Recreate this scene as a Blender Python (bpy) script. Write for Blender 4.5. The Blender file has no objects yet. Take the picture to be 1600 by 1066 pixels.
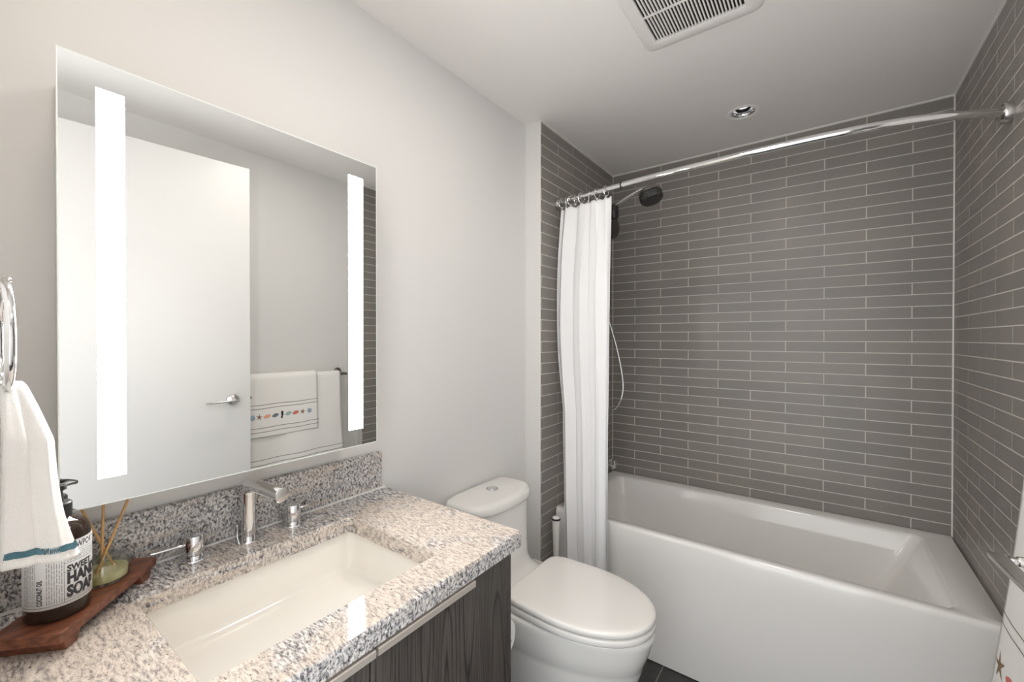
import bpy, bmesh, math, random
from mathutils import Vector, Matrix
random.seed(7)
S = bpy.context.scene
COL = S.collection
PI = math.pi

# ------------------------------------------------------------------ camera, world, exposure
cam_d = bpy.data.cameras.new('camera')
cam_d.sensor_width = 36.0
cam_d.lens = 36.0 * 662.96 / 1600.0
cam_d.clip_start = 0.02
cam = bpy.data.objects.new('camera', cam_d)
COL.objects.link(cam)
cam.location = (1.16495, -0.05829, 1.39701)
cam.rotation_euler = (math.radians(90 - 0.349), 0, math.radians(36.286))
S.camera = cam
S.view_settings.view_transform = 'Standard'
S.view_settings.look = 'None'
S.view_settings.exposure = 0.17
S.view_settings.gamma = 1.0
S.view_settings.use_curve_mapping = False
try:
    S.cycles.max_bounces = 12
    S.cycles.diffuse_bounces = 6
    S.cycles.glossy_bounces = 6
    S.cycles.transmission_bounces = 8
    S.cycles.transparent_max_bounces = 32
    S.cycles.sample_clamp_indirect = 6.0
    S.cycles.caustics_reflective = False
    S.cycles.caustics_refractive = False
except Exception:
    pass
LED_POWER = 40.0
W = bpy.data.worlds.new('hall_daylight')
S.world = W
W.use_nodes = True
bg = W.node_tree.nodes['Background']
bg.inputs[0].default_value = (0.965, 0.985, 1.0, 1)
bg.inputs[1].default_value = 2.7

def area_light(name, loc, rot, sx, sy, power, col, shape='RECTANGLE'):
    d = bpy.data.lights.new(name, 'AREA')
    d.shape = shape; d.size = sx
    if shape in ('RECTANGLE', 'ELLIPSE'): d.size_y = sy
    d.energy = power; d.color = col
    o = bpy.data.objects.new(name, d); COL.objects.link(o)
    o.location = loc; o.rotation_euler = rot
    return o

# room numbers (metres)
HC = 2.427      # ceiling
XT = 1.609      # right tiled wall
XP = 1.66       # right painted wall
J = 0.085       # left tiled wall
YJ = 1.6417     # where the tiled alcove begins
YB = 2.494      # back tiled wall
YN = -0.085     # room face of the entrance wall
ZC = 0.917      # counter top
# unseen ceiling lamp, set past the vanity to brighten right wall and alcove
area_light('unseen_ceiling_lamp', (0.88, 0.96, HC - 0.012), (0, 0, 0), 0.24, 0.24, 5.6, (1.0, 0.94, 0.87), 'DISK')
area_light('entry_fill_lamp', (0.60, 0.10, HC - 0.012), (0, 0, 0), 0.16, 0.16, 1.5, (1.0, 0.85, 0.68), 'DISK')  # fill lamp added at the ceiling to brighten the wall left of the mirror

# ------------------------------------------------------------------ materials
def mat(name, col=(0.8, 0.8, 0.8), rough=0.5, metal=0.0, **kw):
    m = bpy.data.materials.new(name); m.use_nodes = True
    b = m.node_tree.nodes['Principled BSDF']
    b.inputs['Base Color'].default_value = (*col, 1)
    b.inputs['Roughness'].default_value = rough
    b.inputs['Metallic'].default_value = metal
    for k, v in kw.items():
        b.inputs[k].default_value = v
    m.diffuse_color = (*col, 1)
    return m

class NT:
    def __init__(s, m):
        s.t = m.node_tree; s.n = s.t.nodes; s.l = s.t.links; s.b = s.n['Principled BSDF']
    def node(s, typ, **kw):
        nd = s.n.new(typ)
        for k, v in kw.items():
            if hasattr(nd, k): setattr(nd, k, v)
            else: nd.inputs[k].default_value = v
        return nd
    def link(s, a, ao, b, bi):
        s.l.new(a.outputs[ao], b.inputs[bi])
    def coords(s, scale=(1, 1, 1), rot=(0, 0, 0), loc=(0, 0, 0)):
        tc = s.node('ShaderNodeTexCoord'); mp = s.node('ShaderNodeMapping')
        mp.inputs['Scale'].default_value = scale; mp.inputs['Rotation'].default_value = rot
        mp.inputs['Location'].default_value = loc
        s.link(tc, 'Object', mp, 'Vector'); return mp
    def ramp(s, stops):
        r = s.node('ShaderNodeValToRGB'); e = r.color_ramp.elements
        while len(e) < len(stops): e.new(0.5)
        for el, (p, c) in zip(e, stops):
            el.position = p
            el.color = (c, c, c, 1) if isinstance(c, (int, float)) else (*c, 1)
        return r
    def noise(s, vec, scale, detail=3, rough=0.55, dist=0.0):
        nd = s.node('ShaderNodeTexNoise')
        nd.inputs['Scale'].default_value = scale; nd.inputs['Detail'].default_value = detail
        nd.inputs['Roughness'].default_value = rough; nd.inputs['Distortion'].default_value = dist
        s.link(vec, 0, nd, 'Vector'); return nd
    def mix(s, fac, a, b, blend='MIX'):
        nd = s.node('ShaderNodeMix'); nd.data_type = 'RGBA'; nd.blend_type = blend
        for sock, v in ((nd.inputs[0], fac), (nd.inputs[6], a), (nd.inputs[7], b)):
            if isinstance(v, (tuple, list)): sock.default_value = (*v, 1)
            elif isinstance(v, (int, float)): sock.default_value = v
            else: s.l.new(v, sock)
        return nd
    def bump(s, h, strength=0.2, dist=0.002):
        nd = s.node('ShaderNodeBump'); nd.inputs['Strength'].default_value = strength
        nd.inputs['Distance'].default_value = dist
        s.l.new(h, nd.inputs['Height']); s.link(nd, 0, s.b, 'Normal'); return nd

def paint(name, col, rough=0.55):
    m = mat(name, col, rough); t = NT(m)
    n = t.noise(t.coords(), 260, 2); t.bump(n.outputs[0], 0.04, 0.0006)
    return m

M_wall = paint('wall_paint', (0.735, 0.725, 0.712))
M_ceil = paint('ceiling_paint', (0.88, 0.855, 0.835), 0.7)
M_trim = mat('white_caulk', (0.78, 0.77, 0.74), 0.5)
M_door = paint('door_paint', (0.60, 0.59, 0.58), 0.4)
M_chrome = mat('chrome', (0.82, 0.82, 0.83), 0.06, 1.0)
M_nickel = mat('brushed_nickel', (0.62, 0.60, 0.58), 0.26, 1.0)
M_steel = mat('satin_steel', (0.36, 0.345, 0.33), 0.3, 1.0)
M_alu = mat('champagne_aluminium', (0.72, 0.66, 0.60), 0.42, 0.7)
M_dark = mat('dark_plastic', (0.02, 0.02, 0.02), 0.4)
M_ceramic = mat('glazed_white_ceramic', (0.80, 0.79, 0.765), 0.07, 0, **{'Coat Weight': 0.4, 'Coat Roughness': 0.03})
M_seat = mat('white_seat_plastic', (0.83, 0.81, 0.78), 0.16)
M_sink = mat('bone_sink_glaze', (0.86, 0.835, 0.785), 0.10, 0, **{'Coat Weight': 0.3})
M_tub = mat('white_tub_acrylic', (0.82, 0.805, 0.785), 0.12, 0, **{'Coat Weight': 0.3, 'Coat Roughness': 0.05})
M_vent = mat('vent_plastic', (0.83, 0.81, 0.79), 0.45)
M_mirror = mat('silvered_mirror', (0.93, 0.94, 0.93), 0.0, 1.0)
M_glassedge = mat('polished_glass_edge', (0.90, 0.96, 0.93), 0.3, 0)
M_cab = mat('cabinet_shell_white', (0.72, 0.70, 0.66), 0.45)
M_black = mat('black_void', (0.012, 0.012, 0.012), 0.8)
M_gap = mat('seam_shadow_gap', (0.10, 0.10, 0.10), 0.8)

def tile(name, horiz, shift, base, parity=0.0):
    """2 x 12 inch tiles in half bond; horiz = 'X' or 'Y' runs along the wall"""
    m = mat(name, base, 0.38); t = NT(m)
    tc = t.node('ShaderNodeTexCoord'); sp = t.node('ShaderNodeSeparateXYZ'); cb = t.node('ShaderNodeCombineXYZ')
    t.link(tc, 'Object', sp, 0)
    a = t.node('ShaderNodeMath', operation='ADD'); t.l.new(sp.outputs[horiz], a.inputs[0]); a.inputs[1].default_value = -shift
    b = t.node('ShaderNodeMath', operation='ADD'); t.l.new(sp.outputs['Z'], b.inputs[0]); b.inputs[1].default_value = -(2.420 - 0.0519 * 48) + 0.0519 * parity
    t.link(a, 0, cb, 0); t.link(b, 0, cb, 1)
    br = t.node('ShaderNodeTexBrick'); br.offset = 0.5; br.offset_frequency = 2; br.squash = 1.0
    t.link(cb, 0, br, 'Vector')
    br.inputs['Scale'].default_value = 1.0
    br.inputs['Brick Width'].default_value = 0.3125
    br.inputs['Row Height'].default_value = 0.0519
    br.inputs['Mortar Size'].default_value = 0.0021
    br.inputs['Mortar Smooth'].default_value = 0.15
    br.inputs['Bias'].default_value = 0.0
    c1 = tuple(x * 0.93 for x in base); c2 = (base[0] * 1.07, base[1] * 1.05, base[2] * 1.04)
    br.inputs['Color1'].default_value = (*c1, 1); br.inputs['Color2'].default_value = (*c2, 1)
    br.inputs['Mortar'].default_value = (0.62, 0.60, 0.56, 1)
    n = t.noise(tc, 420, 3); n2 = t.noise(tc, 7, 2)
    r = t.ramp([(0.3, 0.86), (0.7, 1.1)]); t.link(n, 0, r, 0)
    r2 = t.ramp([(0.3, (0.95, 0.95, 0.96)), (0.7, (1.06, 1.04, 1.02))]); t.link(n2, 0, r2, 0)
    mx = t.mix(1.0, br.outputs['Color'], r.outputs[0], 'MULTIPLY')
    mx2 = t.mix(1.0, mx.outputs[2], r2.outputs[0], 'MULTIPLY')
    t.l.new(mx2.outputs[2], t.b.inputs['Base Color'])
    rr = t.ramp([(0.0, 0.36), (1.0, 0.75)]); t.link(br, 'Fac', rr, 0); t.l.new(rr.outputs[0], t.b.inputs['Roughness'])
    inv = t.node('ShaderNodeMath', operation='MULTIPLY_ADD'); t.link(br, 'Fac', inv, 0)
    inv.inputs[1].default_value = -1.0; t.link(n, 0, inv, 2)
    t.bump(inv.outputs[0], 0.25, 0.0012)
    return m
TB = (0.262, 0.246, 0.230)
M_tile_b = tile('grey_tile_back', 'X', 0.229, TB, 1)
M_tile_l = tile('grey_tile_left', 'Y', 1.8055, TB, 1)
M_tile_r = tile('grey_tile_right', 'Y', 1.8005, TB, 1)

def floor_mat():
    m = mat('slate_floor_tile', (0.035, 0.034, 0.034), 0.4); t = NT(m)
    mp = t.coords(loc=(-0.02, -0.06, 0)); br = t.node('ShaderNodeTexBrick'); br.offset = 0.0
    t.link(mp, 0, br, 'Vector')
    br.inputs['Scale'].default_value = 1.0; br.inputs['Brick Width'].default_value = 0.30; br.inputs['Row Height'].default_value = 0.60
    br.inputs['Mortar Size'].default_value = 0.002; br.inputs['Mortar Smooth'].default_value = 0.1
    br.inputs['Color1'].default_value = (0.032, 0.032, 0.032, 1); br.inputs['Color2'].default_value = (0.038, 0.037, 0.036, 1)
    br.inputs['Mortar'].default_value = (0.22, 0.21, 0.20, 1)
    n = t.noise(mp, 40, 5); r = t.ramp([(0.3, 0.8), (0.7, 1.2)]); t.link(n, 0, r, 0)
    mx = t.mix(1.0, br.outputs['Color'], r.outputs[0], 'MULTIPLY'); t.l.new(mx.outputs[2], t.b.inputs['Base Color'])
    t.bump(n.outputs[0], 0.1, 0.001)
    return m
M_floor = floor_mat()

def granite():
    m = mat('speckled_granite', (0.6, 0.55, 0.5), 0.07); t = NT(m)
    # cream ground with a short diagonal grain, drifting into grey clouds, with black flakes
    mp = t.coords(scale=(0.75, 2.5, 1.6), rot=(0.7, 0.5, math.radians(40)))
    warp = t.noise(mp, 6.0, 2)
    va = t.node('ShaderNodeVectorMath', operation='MULTIPLY_ADD')
    t.link(warp, 1, va, 0); va.inputs[1].default_value = (0.09, 0.09, 0.09); t.link(mp, 0, va, 2)
    n1 = t.noise(va, 88, 5, 0.72)
    cream = t.ramp([(0.28, (0.15, 0.135, 0.13)), (0.40, (0.36, 0.315, 0.285)), (0.50, (0.57, 0.495, 0.43)), (0.64, (0.72, 0.64, 0.555))])
    t.link(n1, 0, cream, 0)
    grey = t.ramp([(0.36, (0.035, 0.034, 0.04)), (0.45, (0.20, 0.195, 0.21)), (0.51, (0.50, 0.485, 0.48)), (0.62, (0.78, 0.75, 0.72))])
    t.link(n1, 0, grey, 0)
    tc = t.node('ShaderNodeTexCoord')
    n2 = t.noise(tc, 5.0, 3, 0.6, 0.8)
    # shade under the mirror cabinet painted in: greyer along the wall, creamier beyond
    sp = t.node('ShaderNodeSeparateXYZ'); t.link(tc, 'Object', sp, 0)
    mr = t.node('ShaderNodeMapRange'); t.l.new(sp.outputs['X'], mr.inputs[0])
    mr.inputs[1].default_value = 0.0; mr.inputs[2].default_value = 0.22; mr.inputs[3].default_value = 0.20; mr.inputs[4].default_value = -0.10
    ad = t.node('ShaderNodeMath', operation='ADD'); t.link(n2, 0, ad, 0); t.link(mr, 0, ad, 1)
    fr = t.node('ShaderNodeMapRange'); t.l.new(sp.outputs['X'], fr.inputs[0])
    fr.inputs[1].default_value = 0.553; fr.inputs[2].default_value = 0.562; fr.inputs[3].default_value = 0.0; fr.inputs[4].default_value = 0.30
    ad1 = ad; ad = t.node('ShaderNodeMath', operation='ADD'); t.link(ad1, 0, ad, 0); t.link(fr, 0, ad, 1)
    cl = t.ramp([(0.44, 0.0), (0.66, 1.0)]); t.link(ad, 0, cl, 0)
    mx = t.mix(cl.outputs[0], cream.outputs[0], grey.outputs[0])
    n3 = t.noise(tc, 190, 2, 0.5); n3.inputs['Distortion'].default_value = 0.3
    fl = t.ramp([(0.655, 0.0), (0.685, 1.0)]); t.link(n3, 0, fl, 0)
    mx2 = t.mix(fl.outputs[0], mx.outputs[2], (0.022, 0.020, 0.024))
    t.l.new(mx2.outputs[2], t.b.inputs['Base Color'])
    return m
M_granite = granite()

def oak():
    m = mat('smoked_oak_veneer', (0.07, 0.058, 0.05), 0.42); t = NT(m)
    mp = t.coords(scale=(1, 1, 0.14), loc=(0.3, -0.53, 0.4))
    n0 = t.noise(mp, 5.0, 1.5, 0.5)
    mul = t.node('ShaderNodeMath', operation='MULTIPLY'); t.link(n0, 0, mul, 0); mul.inputs[1].default_value = 46.0
    fr = t.node('ShaderNodeMath', operation='FRACT'); t.link(mul, 0, fr, 0)
    ring = t.ramp([(0.0, 0.30), (0.16, 0.92), (0.60, 1.0), (0.90, 0.80), (1.0, 0.30)]); t.link(fr, 0, ring, 0)
    mp2 = t.coords(scale=(1, 1, 0.016)); n1 = t.noise(mp2, 420, 4, 0.65)
    pores = t.ramp([(0.36, 0.50), (0.52, 1.05)]); t.link(n1, 0, pores, 0)
    n2 = t.noise(t.coords(scale=(1, 1, 0.1)), 16, 2)
    base = t.ramp([(0.3, (0.068, 0.059, 0.053)), (0.7, (0.102, 0.088, 0.078))]); t.link(n2, 0, base, 0)
    a = t.mix(1.0, base.outputs[0], ring.outputs[0], 'MULTIPLY')
    b = t.mix(1.0, a.outputs[2], pores.outputs[0], 'MULTIPLY')
    t.l.new(b.outputs[2], t.b.inputs['Base Color'])
    t.bump(pores.outputs[0], 0.12, 0.0006)
    return m
M_oak = oak()

def walnut():
    m = mat('red_brown_acacia', (0.16, 0.055, 0.03), 0.38); t = NT(m)
    mp = t.coords(scale=(1.0, 0.10, 1.0), rot=(0, 0, math.radians(-47)))
    n = t.noise(mp, 90, 4, 0.6, 0.4)
    r = t.ramp([(0.3, (0.075, 0.022, 0.012)), (0.55, (0.20, 0.070, 0.036)), (0.8, (0.29, 0.115, 0.06))]); t.link(n, 0, r, 0)
    t.l.new(r.outputs[0], t.b.inputs['Base Color']); return m
M_walnut = walnut()

def cloth(name, col, scale=900, strength=0.35, dist=0.0012, trans=0.0):
    m = mat(name, col, 0.9); t = NT(m)
    n = t.noise(t.coords(), scale, 3); t.bump(n.outputs[0], strength, dist)
    t.b.inputs['Sheen Weight'].default_value = 0.15
    return m
M_terry = cloth('white_terry', (0.86, 0.84, 0.81), 620, 0.6, 0.003)
M_curtain = cloth('white_curtain_fabric', (0.84, 0.84, 0.85), 1200, 0.12, 0.0006)
M_thread = {k: mat('thread_' + k, c, 0.8) for k, c in dict(
    taupe=(0.20, 0.16, 0.14), tan=(0.22, 0.14, 0.07), peach=(0.80, 0.36, 0.25), slate=(0.16, 0.21, 0.24), black=(0.02, 0.02, 0.022),
    teal=(0.32, 0.45, 0.42), red=(0.62, 0.16, 0.13), blue=(0.30, 0.40, 0.48), zigzag=(0.11, 0.235, 0.285)).items()}
def thin_glass(name, tint, rough=0.02):
    m = mat(name, tint, rough); t = NT(m)
    tr = t.node('ShaderNodeBsdfTransparent'); tr.inputs[0].default_value = (*tint, 1)
    gl = t.node('ShaderNodeBsdfGlossy'); gl.inputs['Roughness'].default_value = rough
    lw = t.node('ShaderNodeLayerWeight'); lw.inputs[0].default_value = 0.5
    pw = t.node('ShaderNodeMath', operation='POWER'); t.link(lw, 'Facing', pw, 0); pw.inputs[1].default_value = 4.0
    fr = t.node('ShaderNodeMath', operation='MULTIPLY_ADD'); t.link(pw, 0, fr, 0); fr.inputs[1].default_value = 0.75; fr.inputs[2].default_value = 0.07
    mx = t.node('ShaderNodeMixShader'); t.link(fr, 0, mx, 0); t.link(tr, 0, mx, 1); t.link(gl, 0, mx, 2)
    t.l.new(mx.outputs[0], t.n['Material Output'].inputs[0]); return m
M_glass = thin_glass('clear_glass', (0.93, 0.95, 0.93))
M_amber = mat('brown_bottle_glass', (0.045, 0.028, 0.020), 0.05, 0, **{'Alpha': 0.62, 'IOR': 1.5})
M_soap = mat('dark_liquid_soap', (0.030, 0.020, 0.018), 0.08)
M_oil = mat('yellow_fragrance_oil', (0.90, 0.80, 0.40), 0.05, 0, **{'Alpha': 0.5, 'IOR': 1.33})
M_reed = mat('rattan_reed', (0.62, 0.36, 0.14), 0.6)
M_label = mat('label_paper', (0.80, 0.80, 0.80), 0.5)
M_ink = mat('label_ink', (0.03, 0.03, 0.035), 0.6)
M_inkgrey = mat('label_small_print', (0.30, 0.30, 0.31), 0.6)
M_paper = cloth('toilet_paper', (0.86, 0.86, 0.86), 500, 0.15, 0.0008)
M_nozzle = None
def nozzle():
    m = mat('spray_face_rubber', (0.05, 0.05, 0.05), 0.45); t = NT(m)
    v = t.node('ShaderNodeTexVoronoi'); v.inputs['Scale'].default_value = 170; t.link(t.coords(), 0, v, 'Vector')
    r = t.ramp([(0.15, (0.16, 0.15, 0.14)), (0.4, (0.035, 0.034, 0.033))]); t.link(v, 'Distance', r, 0)
    t.l.new(r.outputs[0], t.b.inputs['Base Color']); t.bump(v.outputs['Distance'], 0.8, -0.003); return m
M_nozzle = nozzle()
def emit(name, col, s):
    m = mat(name, (1, 1, 1), 0.5); b = m.node_tree.nodes['Principled BSDF']
    b.inputs['Emission Color'].default_value = (*col, 1); b.inputs['Emission Strength'].default_value = s
    return m
M_led = emit('led_diffuser', (1.0, 0.98, 0.955), LED_POWER)

# ------------------------------------------------------------------ mesh helpers
def box(bm, x0, x1, y0, y1, z0, z1, mi=0):
    v = [bm.verts.new((x, y, z)) for z in (z0, z1) for y in (y0, y1) for x in (x0, x1)]
    for f in ((0, 2, 3, 1), (4, 5, 7, 6), (0, 1, 5, 4), (2, 6, 7, 3), (0, 4, 6, 2), (1, 3, 7, 5)):
        bm.faces.new([v[i] for i in f]).material_index = mi

def loft(bm, rings, cap0=True, cap1=True, closed=True, loop=False, mi=0):
    vs = [[bm.verts.new(p) for p in r] for r in rings]
    n = len(rings[0]); pairs = list(zip(vs, vs[1:]))
    if loop: pairs.append((vs[-1], vs[0]))
    for a, b in pairs:
        for i in range(n if closed else n - 1):
            j = (i + 1) % n
            bm.faces.new((a[i], a[j], b[j], b[i])).material_index = mi
    if closed and not loop:
        if cap0: bm.faces.new(list(reversed(vs[0]))).material_index = mi
        if cap1: bm.faces.new(vs[-1]).material_index = mi
    return vs

def rr(x0, x1, y0, y1, r, z, n=5):
    """rounded rectangle ring, counter-clockwise from above"""
    out = []
    for cx, cy, a0 in ((x1 - r, y1 - r, 0), (x0 + r, y1 - r, PI / 2), (x0 + r, y0 + r, PI), (x1 - r, y0 + r, 1.5 * PI)):
        for i in range(n + 1):
            a = a0 + PI / 2 * i / n
            out.append((cx + r * math.cos(a), cy + r * math.sin(a), z))
    return out

def circ(c, ax, r, n=24, ref=None):
    ax = Vector(ax).normalized()
    u = Vector(ref) if ref else (Vector((1, 0, 0)) if abs(ax.x) < 0.8 else Vector((0, 1, 0)))
    u = (u - ax * u.dot(ax)).normalized(); w = ax.cross(u)
    return [tuple(Vector(c) + (u * math.cos(2 * PI * i / n) + w * math.sin(2 * PI * i / n)) * r) for i in range(n)]

def cyl(bm, a, b, r, r2=None, n=24, bev=0.0):
    a, b = Vector(a), Vector(b); d = (b - a).normalized(); r2 = r if r2 is None else r2
    if bev > 0:
        loft(bm, [circ(a, d, r - bev, n), circ(a + d * bev * 0.3, d, r - bev * 0.3, n), circ(a + d * bev, d, r, n),
                  circ(b - d * bev, d, r2, n), circ(b - d * bev * 0.3, d, r2 - bev * 0.3, n), circ(b, d, r2 - bev, n)])
    else:
        loft(bm, [circ(a, d, r, n), circ(b, d, r2, n)])

def lathe(bm, c, ax, prof, n=32, cap0=True, cap1=True):
    """prof = [(radius, distance along axis)]"""
    ax = Vector(ax).normalized()
    loft(bm, [circ(Vector(c) + ax * h, ax, max(r, 1e-5), n) for r, h in prof], cap0, cap1)

def tube(bm, pts, r, n=14, cap=True, closed=False):
    P = [Vector(p) for p in pts]; R = r if isinstance(r, (list, tuple)) else [r] * len(P)
    T = []
    for i in range(len(P)):
        if closed: T.append((P[(i + 1) % len(P)] - P[i - 1]).normalized())
        else: T.append((P[min(i + 1, len(P) - 1)] - P[max(i - 1, 0)]).normalized())
    u = T[0].orthogonal().normalized(); rings = []
    for i, p in enumerate(P):
        u = (u - T[i] * u.dot(T[i])).normalized(); w = T[i].cross(u)
        rings.append([tuple(p + (u * math.cos(2 * PI * k / n) + w * math.sin(2 * PI * k / n)) * R[i]) for k in range(n)])
    loft(bm, rings, cap, cap, loop=closed)

def smooth_path(pts, sub=8):
    P = [Vector(p) for p in pts]; out = []
    for i in range(len(P) - 1):
        p0 = P[i - 1] if i else P[0] * 2 - P[1]
        p1, p2 = P[i], P[i + 1]; p3 = P[i + 2] if i + 2 < len(P) else P[-1] * 2 - P[-2]
        for k in range(sub):
            t = k / sub
            out.append(0.5 * ((2 * p1) + (p2 - p0) * t + (2 * p0 - 5 * p1 + 4 * p2 - p3) * t * t + (3 * p1 - p0 - 3 * p2 + p3) * t ** 3))
    out.append(P[-1]); return out

def grid(bm, f, nu, nv, mi=0):
    vs = [[bm.verts.new(f(i / nu, j / nv)) for j in range(nv + 1)] for i in range(nu + 1)]
    for i in range(nu):
        for j in range(nv):
            bm.faces.new((vs[i][j], vs[i + 1][j], vs[i + 1][j + 1], vs[i][j + 1])).material_index = mi
    return vs

def fin(name, bm, mats, parent=None, bevel=0.0, seg=2, smooth=40, solid=0.0, sub=0, keep_normals=False):
    if not keep_normals: bmesh.ops.recalc_face_normals(bm, faces=bm.faces)
    if parent is not None and parent.type == 'EMPTY' and parent.parent is None:
        off = parent.location
        for v in bm.verts: v.co -= off
    elif parent is not None and parent.get('_org') is not None:
        off = Vector(parent['_org'])
        for v in bm.verts: v.co -= off
    me = bpy.data.meshes.new(name); bm.to_mesh(me); bm.free()
    for m in (mats if isinstance(mats, (list, tuple)) else [mats]): me.materials.append(m)
    if smooth:
        me.polygons.foreach_set('use_smooth', [True] * len(me.polygons))
        me.set_sharp_from_angle(angle=math.radians(smooth))
    o = bpy.data.objects.new(name, me); COL.objects.link(o)
    if parent is not None:
        o.parent = parent
    if solid:
        md = o.modifiers.new('thickness', 'SOLIDIFY'); md.thickness = solid; md.offset = 0
    if bevel:
        md = o.modifiers.new('bevel', 'BEVEL'); md.width = bevel; md.segments = seg; md.limit_method = 'ANGLE'
        md.angle_limit = math.radians(40); md.harden_normals = False
    if sub:
        md = o.modifiers.new('sub', 'SUBSURF'); md.levels = sub; md.render_levels = sub
    return o

def child(name, bm, mats, parent, **kw):
    """a mesh given in world coordinates, hung under a thing (or a part of a thing)"""
    off = Vector((0, 0, 0)); p = parent
    while p is not None:
        off = off + p.location; p = p.parent
    for v in bm.verts: v.co -= off
    o = fin(name, bm, mats, None, **kw)
    o.parent = parent
    return o

def thing(name, loc, label, cat, group=None):
    o = bpy.data.objects.new(name, None); COL.objects.link(o); o.location = loc
    o.empty_display_size = 0.05
    return tag(o, label, cat, group)

def tag(o, label, cat, group=None):
    o['label'] = label; o['category'] = cat
    if group: o['group'] = group
    return o

def struct(name, bm, m, **kw):
    o = fin(name, bm, m, None, **kw); o['kind'] = 'structure'
    return o

# ------------------------------------------------------------------ room shell
def slab(name, dims, m):
    bm = bmesh.new(); box(bm, *dims); return struct(name, bm, m, smooth=0)
T = 0.10
slab('floor', (-T, 1.80, -0.35, YB + T, -0.08, 0.0), M_floor)
slab('wall_left', (-T, 0.0, -0.20, YB + T, 0, HC), M_wall)
slab('wall_right', (XP, XP + T, -0.20, YB + T, 0, HC), M_wall)
slab('wall_back', (J, XT, YB, YB + T, 0, HC), M_tile_b)
# tiled furred-out alcove sides: tile on the alcove face, paint on the end that faces the room
def alcove(name, x0, x1, tile_face, m_tile):
    bm = bmesh.new(); box(bm, x0, x1, YJ, YB, 0, HC)
    for f in bm.faces:
        c = f.calc_center_median()
        f.material_index = 1 if abs(c.x - tile_face) < 1e-4 else 0
    return struct(name, bm, [M_wall, m_tile], smooth=0)
alcove('wall_left.001', 0.0, J, J, M_tile_l)
alcove('wall_right.001', XT, XP, XT, M_tile_r)
bm = bmesh.new()
box(bm, -T, 0.62, -0.20, YN, 0, HC); box(bm, 1.55, XP + T, -0.20, YN, 0, HC); box(bm, 0.62, 1.55, -0.20, YN, 2.27, HC)
struct('wall_near', bm, M_wall, smooth=0)
DL = (0.866, 2.128)
bm = bmesh.new()
o_b = rr(-T, XP + T, -0.35, YB + T, 0.002, HC, 7); o_t = [(x, y, HC + 0.16) for x, y, _ in o_b]
h_b = rr(DL[0] - 0.049, DL[0] + 0.049, DL[1] - 0.049, DL[1] + 0.049, 0.0489, HC, 7); h_t = [(x, y, HC + 0.16) for x, y, _ in h_b]
loft(bm, [o_b, h_b, h_t, o_t], loop=True)
struct('ceiling', bm, M_ceil, smooth=0)
# caulk lines at the tile edges
def strip(n, dims):
    bm = bmesh.new(); box(bm, *dims); struct('trim_%d' % n, bm, M_trim, smooth=0)
g = 0.0045
strip(1, (XT - g, XT, YB - g, YB, 0.556, HC))
strip(2, (J, J + g * 0.6, YB - g * 0.6, YB, 0.556, HC))
strip(3, (J, XT, YB - 0.004, YB, HC - 0.005, HC))
strip(4, (J, J + 0.004, YJ, YB, HC - 0.005, HC))
strip(5, (XT - 0.004, XT, YJ, YB, HC - 0.005, HC))
strip(6, (0.0, 0.024, YN, 0.805, ZC - 0.001, ZC + 0.0045))

# ------------------------------------------------------------------ door, standing open in front of the right wall
dx, dy = -0.0707, 0.9975       # direction from hinge to free edge
hinge = Vector((1.478, -0.045, 0)); DW = 0.922; nx, ny = dy, -dx   # normal towards right wall
def dpt(a, b, z): return (hinge.x + dx * a + nx * b, hinge.y + dy * a + ny * b, z)
bm = bmesh.new()
ring = lambda z: [dpt(0, 0, z), dpt(0, 0.04, z), dpt(DW, 0.04, z), dpt(DW, 0, z)]
loft(bm, [ring(0.012), ring(2.24)])
door = fin('door_1', bm, M_door, None, bevel=0.0015, smooth=0); door['kind'] = 'structure'
HZ = 1.10
ac = DW - 0.078
def dv(a, b, z): return Vector(dpt(a, -b, z))
bm = bmesh.new()
nrm = Vector((-nx, -ny, 0))
lathe(bm, dv(ac, 0, HZ), nrm, [(0.027, 0), (0.027, 0.006), (0.025, 0.009), (0.018, 0.016), (0.011, 0.022), (0.009, 0.03)], 32)
child('rose', bm, M_nickel, door)
bm = bmesh.new()
def blade(a, b0, b1, zz, hz):
    return [tuple(dv(a, b0, zz - hz)), tuple(dv(a, b1, zz - hz)), tuple(dv(a, b1, zz + hz)), tuple(dv(a, b0, zz + hz))]
loft(bm, [circ(dv(ac, 0.028, HZ), nrm, 0.0075, 12), circ(dv(ac, 0.045, HZ), nrm, 0.0065, 12)])
loft(bm, [[tuple(dv(ac + a, b, HZ + z)) for a, z in ((-.006, -.004), (.007, -.004), (.007, .004), (-.006, .004))] for b in (.044, .0525)])
loft(bm, [blade(ac + 0.010, 0.052, 0.070, HZ, 0.0042), blade(ac - 0.03, 0.052, 0.070, HZ, 0.0042), blade(ac - 0.125, 0.054, 0.068, HZ, 0.0038)])
child('lever', bm, M_nickel, door, bevel=0.002)
bm = bmesh.new(); cyl(bm, dpt(DW, 0.02, HZ), dpt(DW + 0.010, 0.02, HZ), 0.008, n=12)
child('latch_bolt', bm, M_steel, door)

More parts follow.
